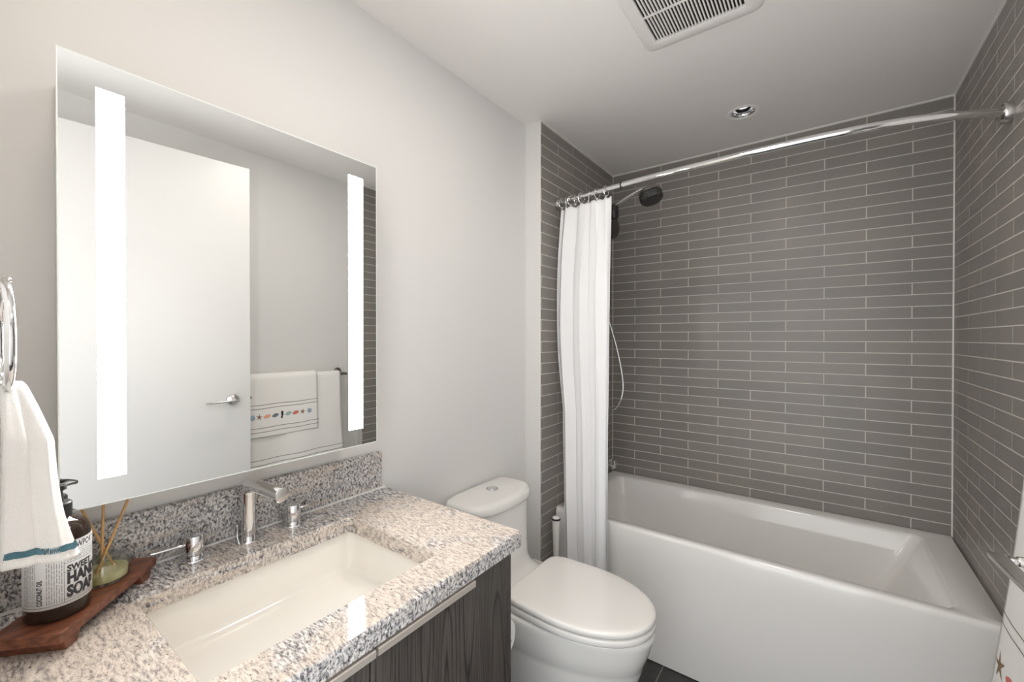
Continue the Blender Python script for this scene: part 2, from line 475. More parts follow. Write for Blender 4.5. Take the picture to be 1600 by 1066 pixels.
# ------------------------------------------------------------------ bathtub
X0, X1, YF, ZT = J + 0.004, XT - 0.004, 1.768, 0.558
bm = bmesh.new()
n = 6
A = lambda x0, x1, y0, y1, r, z: rr(x0, x1, y0, y1, r, z, n)
loft(bm, [A(X0, X1, YF + 0.004, YB - 0.003, 0.004, 0.004), A(X0, X1, YF + 0.002, YB - 0.003, 0.006, 0.46), A(X0, X1, YF, YB - 0.003, 0.012, ZT - 0.020),
          A(X0 + .001, X1 - .001, YF + .0025, YB - .004, 0.012, ZT - 0.009), A(X0 + .002, X1 - .002, YF + .008, YB - .005, .012, ZT - .002), A(X0 + .003, X1 - .003, YF + .015, YB - .006, .012, ZT),
          A(.148, 1.510, YF + .036, 2.424, .040, ZT), A(.153, 1.505, YF + .041, 2.420, .040, ZT - .003), A(.160, 1.496, YF + .046, 2.414, .040, ZT - .012),
          A(.172, 1.445, YF + .056, 2.400, .050, ZT - .12), A(.195, 1.36, YF + .068, 2.385, .07, ZT - .28), A(.22, 1.30, YF + .085, 2.365, .08, ZT - .36), A(.27, 1.24, YF + .13, 2.31, .08, ZT - .39)])
tub = fin('bathtub', bm, M_tub, None, smooth=50)
tag(tub, 'white alcove bathtub with flat front apron below the grey tiled walls', 'bathtub')
bm = bmesh.new(); lathe(bm, (.175, 2.10, .42), (1, 0, -.15), [(.03, 0), (.03, .008), (.026, .012)], 24)
child('overflow_plate', bm, M_chrome, tub)

# ------------------------------------------------------------------ toilet
TY = 1.255
def egg(x0, x1, hw, z, n=56, back=0.72, ky=0.0, e=5.5):
    """elongated D outline: squarish back at x0, elliptical nose at x1"""
    out = []
    xm = x0 + (x1 - x0) * 0.40
    for i in range(n):
        a = 2 * PI * i / n
        c, s = math.cos(a), math.sin(a)
        if c >= 0:
            x = xm + (x1 - xm) * abs(c) ** (2 / 2.1); y = hw * math.copysign(abs(s) ** (2 / 2.1), s)
        else:
            k = abs(c) ** (2 / e)
            x = xm - (xm - x0) * k
            y = math.copysign(abs(s) ** (2 / e), s) * (hw - (1 - back) * hw * k * k)
        out.append((x, TY + y + ky, z))
    return out
toilet = thing('toilet', (0.40, TY, 0), 'white one-piece toilet with closed lid between the vanity and the tub', 'toilet')
bm = bmesh.new()
B = lambda x0, x1, hw, z, b=.9: egg(x0, x1, hw, z, back=b)
loft(bm, [B(.10, .60, .118, .0), B(.10, .605, .122, .02), B(.095, .63, .134, .12), B(.08, .675, .152, .25), B(.068, .708, .1665, .345), B(.0655, .7120, .1683, .360), B(.065, .7130, .1690, .3612), B(.055, .730, .1775, .41), B(.047, .742, .1815, .450), B(.045, .745, .182, .462),
          B(.047, .742, .180, .469), B(.055, .735, .175, .473)])
bowl = child('bowl', bm, M_ceramic, toilet, smooth=60)
bm = bmesh.new()
def tank(x1, hw, z, e=3.4, x0=0.012, nose=1.0):
    out = []
    n = 44
    for i in range(n):
        a = 2 * PI * i / n; c, s = math.cos(a), math.sin(a)
        y = math.copysign(abs(s) ** (2 / (2.5 if c >= 0 else 7.0)), s) * hw
        if c >= 0: x = x0 + 0.10 + (x1 - x0 - 0.10) * abs(c) ** (2 / 2.3)
        else: x = x0 + 0.10 - 0.10 * abs(c) ** (2 / 9.0)
        out.append((x, TY + y, z))
    return out
loft(bm, [tank(.33, .174, .462), tank(.31, .172, .4745), tank(.272, .169, .480), tank(.240, .168, .491), tank(.222, .169, .507), tank(.213, .171, .53), tank(.208, .174, .58), tank(.205, .179, .70), tank(.206, .183, .748)])
child('tank', bm, M_ceramic, toilet, smooth=60)
bm = bmesh.new()
loft(bm, [tank(.205, .182, .7495), tank(.213, .190, .7515), tank(.215, .192, .757), tank(.213, .191, .772), tank(.207, .187, .781), tank(.196, .18, .7855), tank(.18, .168, .787)])
tlid = child('tank_lid', bm, M_ceramic, toilet, smooth=60)
bm = bmesh.new(); lathe(bm, (.085, TY + .022, .786), (0, 0, 1), [(.026, 0), (.026, .003), (.0235, .0045), (.0205, .0045), (.0205, .0025), (.0195, .0025), (.0185, .0055), (.012, .0065), (.0001, .0065)], 32, True, False)
child('flush_button', bm, M_chrome, tlid)
bm = bmesh.new()
L = lambda x0, x1, hw, z: egg(x0, x1, hw, z, back=.93, e=9.0)
loft(bm, [L(.300, .715, .152, .4735), L(.300, .716, .153, .4772), L(.282, .741, .178, .4776), L(.279, .745, .1815, .482), L(.279, .745, .1815, .496), L(.281, .743, .180, .4992), L(.286, .737, .175, .5002), L(.310, .715, .152, .5004)])
child('seat', bm, M_seat, toilet, smooth=60)
bm = bmesh.new()
loft(bm, [L(.310, .710, .150, .5006), L(.310, .711, .151, .5040), L(.284, .742, .179, .5044), L(.282, .745, .1825, .5075), L(.282, .745, .1825, .518), L(.284, .743, .1805, .5225), L(.289, .737, .176, .5250), L(.300, .724, .166, .5265), L(.34, .68, .135, .5275)])
child('lid', bm, M_seat, toilet, smooth=60)
def flat_text(bm, txt, o, size):
    cu = bpy.data.curves.new('t', 'FONT'); cu.body = txt; cu.size = size; cu.offset = size * .03
    ob = bpy.data.objects.new('t', cu); COL.objects.link(ob)
    me = bpy.data.meshes.new_from_object(ob.evaluated_get(bpy.context.evaluated_depsgraph_get()))
    b0 = len(bm.verts); bm.from_mesh(me); bm.verts.ensure_lookup_table()
    for v in bm.verts[b0:]: v.co = Vector((o[0] - v.co.y, o[1] + v.co.x, o[2]))
    bpy.data.objects.remove(ob); bpy.data.curves.remove(cu); bpy.data.meshes.remove(me)
bm = bmesh.new(); flat_text(bm, 'TOTO', (.2790, TY - .062, .4738), .0085); child('maker_mark', bm, mat('mark_grey', (.12, .12, .12), .5), bowl, smooth=0, keep_normals=True)
for s in (-1, 1):
    bm = bmesh.new(); cyl(bm, (.268, TY + s * .075 - .02, .486), (.268, TY + s * .075 + .02, .486), .011, n=16, bev=.002)
    child('hinge', bm, M_seat, toilet)

# ------------------------------------------------------------------ vanity, counter, sink
CX = 0.563; CY0, CY1 = YN + 0.002, 0.808
van = thing('vanity_cabinet', (0.26, 0.35, 0), 'dark smoked-oak vanity cabinet under the granite counter', 'cabinet')
bm = bmesh.new()
box(bm, 0.004, 0.016, YN + .004, 0.765, 0.10, 0.74); box(bm, 0.016, 0.4995, YN + .004, 0.765, 0.10, 0.116)
box(bm, 0.016, 0.4995, YN + .004, YN + .02, 0.116, 0.877); box(bm, 0.016, 0.4995, 0.749, 0.765, 0.116, 0.877)
child('carcass', bm, M_oak, van, smooth=0)
bm = bmesh.new(); box(bm, 0.004, 0.45, YN + .004, 0.76, 0.0, 0.10); child('toe_kick', bm, M_dark, van, smooth=0)
bm = bmesh.new(); box(bm, 0.004, 0.5485, 0.7652, 0.777, 0.0, 0.8775); child('end_panel', bm, M_oak, van, bevel=.001, smooth=0)
bm = bmesh.new(); box(bm, 0.500, 0.518, YN + .004, 0.765, 0.10, 0.8775); child('face_frame', bm, M_oak, van, smooth=0)
def vdoor(y0, y1, p0, p1):
    bm = bmesh.new(); box(bm, 0.5195, 0.5485, y0, y1, 0.11, 0.8755)
    d = child('door', bm, M_oak, van, bevel=.001, smooth=0)
    bm = bmesh.new()
    prof = [(.5195, .8757), (.5488, .8757), (.5488, .8755), (.5600, .8735), (.5615, .8715), (.5615, .8605), (.5600, .8590), (.5490, .8590), (.5488, .8700), (.5487, .8756)]
    loft(bm, [[(x, p0, z) for x, z in prof], [(x, p1, z) for x, z in prof]])
    child('edge_pull', bm, M_alu, d, smooth=0)
vdoor(0.3775, 0.764, 0.384, 0.632)
vdoor(YN + .006, 0.3745, 0.120, 0.3785)

bm = bmesh.new()
n = 5
ob0 = rr(0.001, CX - .003, CY0, CY1 - .003, .010, .8785, n); ob = rr(0.001, CX, CY0, CY1, .012, .8815, n); ot = rr(0.001, CX, CY0, CY1, .012, ZC - .004, n); ot2 = rr(.001, CX - .0035, CY0, CY1 - .0035, .011, ZC, n)
it2 = rr(.139, .474, .157, .602, .014, ZC, n); it = rr(.141, .472, .159, .600, .014, ZC - .003, n); ib = rr(.141, .472, .159, .600, .014, .8785, n)
loft(bm, [ob0, ob, ot, ot2, it2, it, ib], loop=True)
counter = fin('granite_countertop', bm, M_granite, None, smooth=35)
tag(counter, 'speckled cream and grey granite vanity countertop with a sink cutout', 'countertop')
bm = bmesh.new(); box(bm, .001, .021, CY0, .793, ZC + .0046, 1.033)
bs = fin('granite_backsplash', bm, M_granite, None, bevel=.0015, smooth=0)
tag(bs, 'low grey speckled granite backsplash standing along the wall behind the faucet', 'backsplash')

bm = bmesh.new()
def SR(d, z, r): return rr(.128 + d, .486 - d, .146 + d, .614 - d, r, z, 6)
loft(bm, [SR(-.03, .878, .02), SR(0, .878, .02), SR(.001, .872, .02), SR(.003, .80, .020), SR(.005, .786, .022), SR(.011, .7775, .024), SR(.024, .7735, .028), SR(.04, .772, .03), SR(.12, .769, .03), SR(.1775, .7685, .0005),
          SR(.1775, .757, .0005), SR(.12, .757, .03), SR(.02, .757, .03), SR(-.008, .78, .03), SR(-.012, .866, .03), SR(-.03, .868, .02)], loop=True)
sink = fin('undermount_sink', bm, M_sink, None, smooth=50)
tag(sink, 'cream rectangular undermount sink below the granite cutout', 'sink')
bm = bmesh.new(); lathe(bm, (.40, .38, .7715), (0, 0, 1), [(.024, 0), (.024, .002), (.020, .0035), (.016, .002), (.0001, .002)], 28, True, False)
child('drain', bm, M_chrome, sink)

# ------------------------------------------------------------------ faucet (spout and two lever handles)
fx, fy = .060, .384
sp = thing('faucet', (fx, fy, ZC), 'chrome widespread sink faucet with bent tube spout and two pin-lever handles', 'faucet')
bm = bmesh.new(); lathe(bm, (fx, fy, ZC), (0, 0, 1), [(.031, 0), (.0315, .002), (.0305, .0042), (.0175, .006)], 36); child('base_flange', bm, M_chrome, sp)
bm = bmesh.new()
pth = [(fx, fy, ZC + .005), (fx, fy, ZC + .06), (fx, fy, ZC + .110)]
for k in range(1, 9):
    a = math.radians(10.5 * k); R = .026
    pth.append((fx + R * (1 - math.cos(a)), fy, ZC + .110 + R * math.sin(a)))
ex = Vector(pth[-1]); dr = Vector((1, 0, .05)).normalized()
pth.append(tuple(ex + dr * .04)); pth.append(tuple(ex + dr * .142))
tube(bm, pth, .0146, 28); spt = child('spout', bm, M_chrome, sp)
tip = ex + dr * .142
bm = bmesh.new(); cyl(bm, tip + dr * .0002, tip + dr * .0024, .0142, n=28, bev=.0006); child('end_disc', bm, M_nickel, spt)
bm = bmesh.new(); cyl(bm, tip - dr * .016 + Vector((0, 0, -.0132)), tip - dr * .016 + Vector((0, 0, -.018)), .009, n=20); child('aerator', bm, M_chrome, spt)
bm = bmesh.new(); tube(bm, [(fx - .022, fy - .016, ZC + .004), (fx - .022, fy - .016, ZC + .030), (fx - .022, fy - .016, ZC + .031), (fx - .022, fy - .016, ZC + .036), (fx - .022, fy - .016, ZC + .037)], [.0022, .0022, .0045, .0045, .003], 12)
child('drain_lift_rod', bm, M_chrome, sp)
def handle(y, sgn):
    bm = bmesh.new(); lathe(bm, (.058, y, ZC), (0, 0, 1), [(.031, 0), (.0315, .002), (.0305, .0042), (.0215, .0058), (.0175, .006), (.0175, .010), (.0162, .011), (.0162, .0125), (.0182, .0135), (.0182, .0495), (.0174, .051), (.012, .0515), (.0005, .0515)], 36, True, False); h = child('handle', bm, M_chrome, sp)
    bm = bmesh.new(); cyl(bm, (.056, y + sgn * .0175, ZC + .034), (.050, y + sgn * .074, ZC + .034), .0032, n=14, bev=.001); child('lever_pin', bm, M_chrome, h)
handle(.276, -1); handle(.490, 1)

# ------------------------------------------------------------------ lit mirror cabinet
MX, MY0, MY1, MZ0, MZ1 = .137, .065, .688, 1.104, 1.8825
mir = thing('lighted_mirror_cabinet', (0, (MY0 + MY1) / 2, MZ0), 'rectangular wall mirror cabinet with two vertical light strips, above the sink', 'mirror')
bm = bmesh.new(); box(bm, .0008, .120, MY0 + .012, MY1 - .012, MZ0 + .012, MZ1 - .012); child('cabinet_box', bm, M_cab, mir, bevel=.003)
bm = bmesh.new(); box(bm, .1202, .1315, MY0 + .006, MY1 - .006, MZ0 + .006, MZ1 - .006); child('door_back', bm, M_cab, mir, smooth=0)
strips = [(.111, .149), (.601, .6445)]
SZ0, SZ1 = 1.149, 1.837
bm = bmesh.new()
fr = [MY0, strips[0][0], strips[0][1], strips[1][0], strips[1][1], MY1]; zr = [MZ0, SZ0, SZ1, MZ1]
gy = [[(bm.verts.new((MX, y, z))) for z in zr] for y in fr]
for i in range(5):
    for j in range(3):
        if j == 1 and i in (1, 3): continue
        bm.faces.new((gy[i][j], gy[i + 1][j], gy[i + 1][j + 1], gy[i][j + 1]))
bm.normal_update()
for f in bm.faces:
    if f.normal.x < 0: f.normal_flip()
child('mirror_glass', bm, M_mirror, mir, smooth=0, keep_normals=True)
bm = bmesh.new()
e = .0016
bx = lambda a: box(bm, .1317, MX + .0003, *a)
bx((MY0 - e, MY0, MZ0 - e, MZ1 + e)); bx((MY1, MY1 + e, MZ0 - e, MZ1 + e)); bx((MY0, MY1, MZ0 - e, MZ0)); bx((MY0, MY1, MZ1, MZ1 + e))
child('glass_edge', bm, M_glassedge, mir, smooth=0)
for a, b in strips:
    bm = bmesh.new(); box(bm, .1318, MX + .0001, a, b, SZ0, SZ1)
    s_ = child('light_strip', bm, M_led, mir, smooth=0); s_['label'] = 'glowing white frosted light strip'

# ------------------------------------------------------------------ shower curtain, rod and rings
RZ = 2.064
RP = smooth_path([(J + .004, 1.795, 2.070), (.137, 1.766, RZ + .003), (.303, 1.738, RZ), (.455, 1.716, RZ), (.70, 1.696, RZ), (1.0, 1.684, RZ), (1.185, 1.687, RZ), (1.344, 1.708, RZ), (1.49, 1.756, RZ), (1.575, 1.803, RZ), (XT - .004, 1.822, RZ)], 6)
rod = thing('shower_curtain_rod', (J, 1.795, 2.07), 'polished bowed shower curtain rod spanning the tub alcove', 'curtain rod')
iS = min(range(len(RP)), key=lambda i: abs(RP[i].x - .455))
bm = bmesh.new(); tube(bm, RP[:iS + 1], .0112, 20); child('inner_tube', bm, M_chrome, rod)
bm = bmesh.new(); tube(bm, RP[iS:], .0132, 20); child('outer_tube', bm, M_chrome, rod)
bm = bmesh.new(); tube(bm, [RP[iS] - (RP[iS + 1] - RP[iS]).normalized() * .003, RP[iS] + (RP[iS + 1] - RP[iS]).normalized() * .003], .0142, 20); child('joint_collar', bm, M_dark, rod)
def flange(p, d):
    bm = bmesh.new(); lathe(bm, p, d, [(.031, 0), (.031, .016), (.030, .018), (.026, .018), (.0255, .010), (.016, .010), (.016, .03)], 36)
    child('wall_flange', bm, M_nickel, rod)
flange((J + .0005, 1.797, 2.070), (1, 0, 0)); flange((XT - .0005, 1.824, RZ), (-1, 0, 0))

def rod_at(x):
    for a, b in zip(RP, RP[1:]):
        if a.x <= x <= b.x:
            t = (x - a.x) / (b.x - a.x); return a.lerp(b, t)
    return RP[0]
CT, CB = 2.030, 0.085
def curtain(s, v):
    z = CT + (CB - CT) * v
    h = min(1.0, v * 5)
    sp_ = math.sin(PI * min(1.0, v * 1.15))
    xl = .125 - .030 * math.sin(PI * min(1, max(0, (v - .0) / .5))) * (1 if v < .5 else 0) + (.030 * max(0, (v - .35) / .65) ** 1.3)
    xr = .404 + .003 * math.sin(v * 7)
    ph = 2 * PI * 3.6 * s + .45 * math.sin(2.6 * v + 3 * s) + 0.7 * math.sin(7 * s + .8) + .9 * (1 - h) * math.sin(11 * s)
    x = xl + (xr - xl) * s + (.006 + .012 * h) * math.sin(2 * ph) * math.sin(PI * s)
    amp = (.010 + .020 * h + .005 * v) * (.62 + .38 * math.sin(5.2 * s + 1.1 + .8 * v))
    yc = 1.772 + (1.733 - 1.772) * s - .010 - .020 * v * (1 - .3 * s)
    y = yc + amp * math.sin(ph) + .0035 * h * math.sin(2.3 * ph + 2 + 2.2 * v) + .005 * (1 - h) * math.sin(26 * s) + .0010 * math.sin(30 * v + 14 * s) * h
    y += .026 * math.exp(-((s - .765 + .02 * math.sin(3 * v)) / .020) ** 2) * min(1, v * 2.2) + .012 * math.exp(-((s - .36) / .016) ** 2) * h
    # scalloped top edge, hung from the rings
    if v < .02: z -= .006 * (1 - math.cos(2 * PI * 9 * s)) * .5 * (1 - v / .02)
    return (x, min(y, 1.764 if z < .57 else 1.80), z)
bm = bmesh.new(); grid(bm, curtain, 260, 130)
cur = fin('shower_curtain', bm, M_curtain, None, smooth=180, solid=.0012)
tag(cur, 'white fabric shower curtain bunched at the left end of the rod', 'shower curtain')
rx = [.128, .155, .185, .212, .245, .285, .330, .378]
for i, x in enumerate(rx):
    c = rod_at(x); tw = [.5, -.4, .7, -.2, .5, -.5, .3, .15][i]
    r_ = thing('curtain_ring', (c.x, c.y, c.z), 'polished metal shower curtain ring looped over the left end of the rod', 'curtain ring', 'rings holding the shower curtain')
    bm = bmesh.new()
    ct, st = math.cos(tw), math.sin(tw)
    pts = []
    for k in range(22):
        a = 2 * PI * k / 22; yy = .0185 * math.cos(a); zz = -.007 + .0225 * math.sin(a)
        pts.append((c.x + yy * st, c.y + yy * ct, c.z + zz))
    tube(bm, pts, .0026, 8, closed=True); child('loop', bm, M_chrome, r_)
    bm = bmesh.new(); lathe(bm, (c.x, c.y - .0005, c.z - .0305), (0, -1, 0), [(.0015, -.004), (.005, -.003), (.006, 0), (.005, .003), (.0015, .004)], 12); child('roller_ball', bm, M_chrome, r_)

# ------------------------------------------------------------------ shower fittings on the left tiled wall
SY = 2.10
sh = thing('wall_shower', (J, SY, 2.07), 'wall shower with dark-faced head, hand shower and looping hose, half behind the curtain', 'shower')
bm = bmesh.new(); lathe(bm, (J + .0005, SY, 2.075), (1, 0, 0), [(.030, 0), (.030, .006), (.014, .012)], 28); child('wall_flange', bm, M_chrome, sh)
bm = bmesh.new()
ap = smooth_path([(J + .004, SY, 2.075), (.16, SY, 2.082), (.24, SY - .005, 2.096), (.34, SY - .012, 2.133), (.41, SY - .018, 2.155), (.445, SY - .02, 2.150)], 6)
tube(bm, ap, .0095, 16); child('shower_arm', bm, M_chrome, sh)
bm = bmesh.new(); lathe(bm, (.258, SY - .006, 2.085), (0, 0, 1), [(.018, -.055), (.026, -.045), (.026, .010), (.016, .024)], 20); child('diverter', bm, M_dark, sh)
ax = Vector((.30, -.10, -.95)).normalized()
hc = Vector((.452, SY - .022, 2.150))
bm = bmesh.new(); lathe(bm, hc, ax, [(.012, -.004), (.030, .004), (.052, .010), (.056, .016), (.056, .028), (.053, .030)], 36); shd = child('shower_head', bm, M_steel, sh)
bm = bmesh.new(); lathe(bm, hc + ax * .0302, ax, [(.0535, 0), (.0565, .006), (.0560, .030), (.050, .037), (.02, .039), (.0005, .039)], 36); child('spray_face', bm, M_nozzle, shd)
bm = bmesh.new(); ax2 = Vector((.93, -.12, -.22)).normalized(); c2 = Vector((.252, SY - .045, 1.975))
tube(bm, smooth_path([(.246, SY - .043, 1.985), (.228, SY - .025, 1.93), (.200, SY - .005, 1.83), (.190, SY + .004, 1.76)], 5), [.013] * 6 + [.011] * 10, 14)
lathe(bm, c2, ax2, [(.01, -.004), (.038, .002), (.050, .007), (.051, .012), (.050, .016)], 32); hs = child('hand_shower', bm, M_chrome, sh)
bm = bmesh.new(); lathe(bm, c2 + ax2 * .0162, ax2, [(.0495, 0), (.0515, .005), (.0505, .012), (.045, .016), (.0005, .018)], 32); child('spray_face', bm, M_nozzle, hs)
bm = bmesh.new()
hp = smooth_path([(.190, SY + .004, 1.762), (.185, SY, 1.70), (.20, SY - .004, 1.58), (.236, SY - .006, 1.48), (.283, SY - .006, 1.32), (.311, SY - .006, 1.17), (.305, SY - .006, 1.09), (.275, SY - .006, 1.03), (.245, SY - .006, 1.015), (.20, SY - .004, 1.03), (.150, SY, 1.10), (.115, SY, 1.20), (J + .006, SY, 1.26)], 8)
tube(bm, hp, .0062, 10); child('hose', bm, M_chrome, sh)
st = thing('tub_spout', (J, 2.12, .72), 'small chrome tub spout on the tiled wall, just right of the curtain', 'tub spout')
bm = bmesh.new(); lathe(bm, (J + .0005, 2.12, .722), (1, 0, 0), [(.028, 0), (.028, .005), (.02, .009)], 28); child('wall_flange', bm, M_chrome, st)
bm = bmesh.new()
sr = lambda x, z0, z1, hw: [(x, 2.12 - hw, z0), (x, 2.12 + hw, z0), (x, 2.12 + hw, z1), (x, 2.12 - hw, z1)]
loft(bm, [sr(J + .009, .704, .740, .018), sr(.20, .706, .740, .018), sr(.248, .709, .738, .018), sr(.262, .712, .735, .017)])
box(bm, .236, .260, 2.106, 2.134, .694, .709)
child('spout_body', bm, M_chrome, st, bevel=.003, smooth=0)

# toilet brush beside the tub corner
tb = thing('toilet_brush', (.128, 1.700, 0), 'white toilet brush with black-ringed handle standing in front of the curtain edge', 'toilet brush')
bx_, by_ = .1345, 1.712
bm = bmesh.new(); lathe(bm, (bx_, by_ - .01, 0.001), (0, 0, 1), [(.040, 0), (.042, .004), (.036, .19), (.034, .20), (.022, .206)], 28); child('canister', bm, M_seat, tb)
bm = bmesh.new(); lathe(bm, (bx_, by_ - .01, .2062), (0, 0, 1), [(.014, 0), (.013, .05), (.0135, .14), (.0165, .25), (.020, .322)], 24); hd = child('handle', bm, M_seat, tb)
bm = bmesh.new(); lathe(bm, (bx_, by_ - .01, .5284), (0, 0, 1), [(.0208, 0), (.0215, .003), (.0205, .008)], 24); child('ring', bm, M_dark, hd)
bm = bmesh.new(); lathe(bm, (bx_, by_ - .01, .5366), (0, 0, 1), [(.0185, 0), (.018, .003), (.012, .008), (.0005, .0095)], 24); child('cap', bm, M_seat, hd)

# toilet paper on the side of the vanity
tp = thing('toilet_paper_holder', (.46, .778, .56), 'chrome paper holder on the vanity end panel beside the toilet', 'paper holder')
bm = bmesh.new(); lathe(bm, (.475, .7773, .56), (0, 1, 0), [(.02, 0), (.02, .006), (.008, .01)], 20)
tube(bm, smooth_path([(.475, .785, .56), (.475, .84, .56), (.470, .872, .56), (.455, .878, .56), (.345, .878, .56)], 6), .0075, 12); child('arm', bm, M_chrome, tp)
bm = bmesh.new()
n = 40
pr = [(.0200, .352), (.0205, .350), (.054, .350), (.0555, .352), (.0555, .448), (.054, .450), (.0205, .450), (.0200, .448)]
loft(bm, [circ((x, .878, .5515), (1, 0, 0), r, n) for r, x in pr], loop=True)
tr = fin('toilet_paper_roll', bm, M_paper, None, smooth=50); tag(tr, 'white toilet paper roll peeking out past the vanity end panel', 'toilet paper')

# ------------------------------------------------------------------ ceiling vent and downlight
vn = thing('exhaust_fan_grille', (.834, 1.285, HC), 'square white exhaust fan grille with narrow slots on the ceiling', 'vent')
VX0, VX1, VY0, VY1 = .654, 1.014, 1.10, 1.470
GX0, GX1, GY0, GY1 = .698, .968, 1.155, 1.415
bm = bmesh.new()
R6 = lambda a, b, c, d, r, z: rr(a, b, c, d, r, z, 5)
loft(bm, [R6(VX0, VX1, VY0, VY1, .030, HC - .0005), R6(VX0, VX1, VY0, VY1, .030, HC - .003), R6(VX0 + .004, VX1 - .004, VY0 + .004, VY1 - .004, .028, HC - .0065), R6(VX0 + .014, VX1 - .014, VY0 + .014, VY1 - .014, .02, HC - .010),
          R6(GX0 - .002, GX1 + .002, GY0 - .002, GY1 + .002, .003, HC - .012), R6(GX0, GX1, GY0, GY1, .002, HC - .011), R6(GX0, GX1, GY0, GY1, .003, HC - .0005)], loop=True)
child('frame', bm, M_vent, vn, smooth=50)
bm = bmesh.new(); box(bm, GX0 + .0003, GX1 - .0003, GY0 + .0003, GY1 - .0003, HC - .004, HC - .0008); child('dark_backing', bm, M_black, vn, smooth=0)
bm = bmesh.new()
N = 27; pw = (GX1 - GX0) / N
for i in range(1, N):
    x = GX0 + i * pw; box(bm, x - pw * .21, x + pw * .21, GY0 + .0003, GY1 - .0003, HC - .0115, HC - .006)
ym = 1.287
box(bm, GX0 + .0003, GX1 - .0003, ym - .003, ym + .003, HC - .0112, HC - .0062)
child('slats', bm, M_vent, vn, smooth=0)

dl = thing('recessed_downlight', (DL[0], DL[1], HC), 'round recessed downlight, switched off, in the ceiling over the tub', 'ceiling light')
bm = bmesh.new()
loft(bm, [circ((DL[0], DL[1], HC + h), (0, 0, 1), r, 40) for r, h in [(.067, -.0005), (.0665, -.002), (.063, -.0032), (.0520, -.0030), (.0490, -.0010), (.0486, .003)]], cap0=False, cap1=False)
child('trim_ring', bm, mat('white_trim_enamel', (.94, .93, .91), .3), dl, solid=.001)
bm = bmesh.new()
loft(bm, [circ((DL[0], DL[1], HC + h), (0, 0, 1), r, 40) for r, h in [(.0475, .0005), (.0472, .02), (.0466, .06), (.046, .09)]], cap0=False, cap1=False)
child('reflector', bm, M_chrome, dl, solid=.0008)
bm = bmesh.new(); cyl(bm, (DL[0], DL[1], HC + .088), (DL[0], DL[1], HC + .094), .043, n=32); child('lens', bm, mat('unlit_lens', (.25, .25, .25), .4), dl)

# ------------------------------------------------------------------ wooden tray, soap bottle, reed diffuser
TZ = .951
tray = thing('wooden_tray', (.13, .10, ZC), 'red-brown footed wooden tray carrying the soap and the reed diffuser', 'tray')
poly = [(.0665, .209), (.238, .052), (.173, -.018), (.118, .029), (.0255, .114), (.0255, .166)]
bm = bmesh.new()
loft(bm, [[(x, y, TZ - .0165) for x, y in poly], [(x, y, TZ) for x, y in poly]])
child('board', bm, M_walnut, tray, bevel=.0012, smooth=0)
ud = Vector((.171, -.157, 0)).normalized(); pd = Vector((-ud.y * -1, 0, 0)); pd = Vector((-.675, -.738, 0))
for a0, w in ((.018, .055), (.196, .088)):
    o = Vector((.0665, .209, 0)) + ud * a0 + pd * .002
    q = [o, o + ud * .022, o + ud * .022 + pd * w, o + pd * w]
    q2 = [o - ud * .006, o + ud * .028, o + ud * .028 + pd * w, o - ud * .006 + pd * w]
    bm = bmesh.new(); loft(bm, [[(p.x, p.y, ZC + .0003) for p in q], [(p.x, p.y, TZ - .0167) for p in q2]]); child('foot', bm, M_walnut, tray, bevel=.001, smooth=0)

bc = Vector((.158, .060, 0)); br_ = .039; bz = TZ + .0003
bot = thing('soap_bottle', (bc.x, bc.y, bz), 'brown pump bottle of hand soap with a white printed label, half behind the hanging towel', 'soap bottle')
prof = [(.034, 0), (.0375, .002), (.039, .006), (.039, .124), (.0375, .134), (.032, .144), (.022, .151), (.0155, .154), (.0145, .156), (.0145, .162)]
bm = bmesh.new()
inner = [(r - .0018, max(h, .004)) for r, h in prof[2:]][::-1] + [(.034, .004)]
lathe(bm, (bc.x, bc.y, bz), (0, 0, 1), prof + inner, 48, True, True); child('bottle_body', bm, M_amber, bot, smooth=50)
bm = bmesh.new(); lathe(bm, (bc.x, bc.y, bz), (0, 0, 1), [(.033, .0045), (.0366, .0065), (.0366, .098), (.036, .099)], 40); child('liquid', bm, M_soap, bot)
bm = bmesh.new(); lathe(bm, (bc.x, bc.y, bz + .1622), (0, 0, 1), [(.0165, -.008), (.0168, 0), (.0168, .014), (.015, .016), (.007, .0165), (.006, .030), (.006, .034), (.0105, .036), (.0105, .043), (.007, .045)], 28); pump = child('pump_collar', bm, M_dark, bot)
bm = bmesh.new(); pz = bz + .201
tube(bm, smooth_path([(bc.x, bc.y, pz), (bc.x - .012, bc.y + .012, pz + .002), (bc.x - .026, bc.y + .026, pz - .002), (bc.x - .032, bc.y + .032, pz - .012)], 5), .0042, 10); child('nozzle', bm, M_dark, pump)
def lab_pt(ang, z, off): return (bc.x + (br_ + off) * math.cos(ang), bc.y + (br_ + off) * math.sin(ang), z)
LZ0, LZ1 = TZ + .0235, TZ + .1215
bm = bmesh.new(); a0_, a1_ = math.radians(-150), math.radians(115)
grid(bm, lambda s, v: lab_pt(a0_ + (a1_ - a0_) * s, LZ0 + (LZ1 - LZ0) * v, .0004), 72, 1)
lab = child('label', bm, M_label, bot, solid=.0003)
lab['label'] = 'white printed paper label'
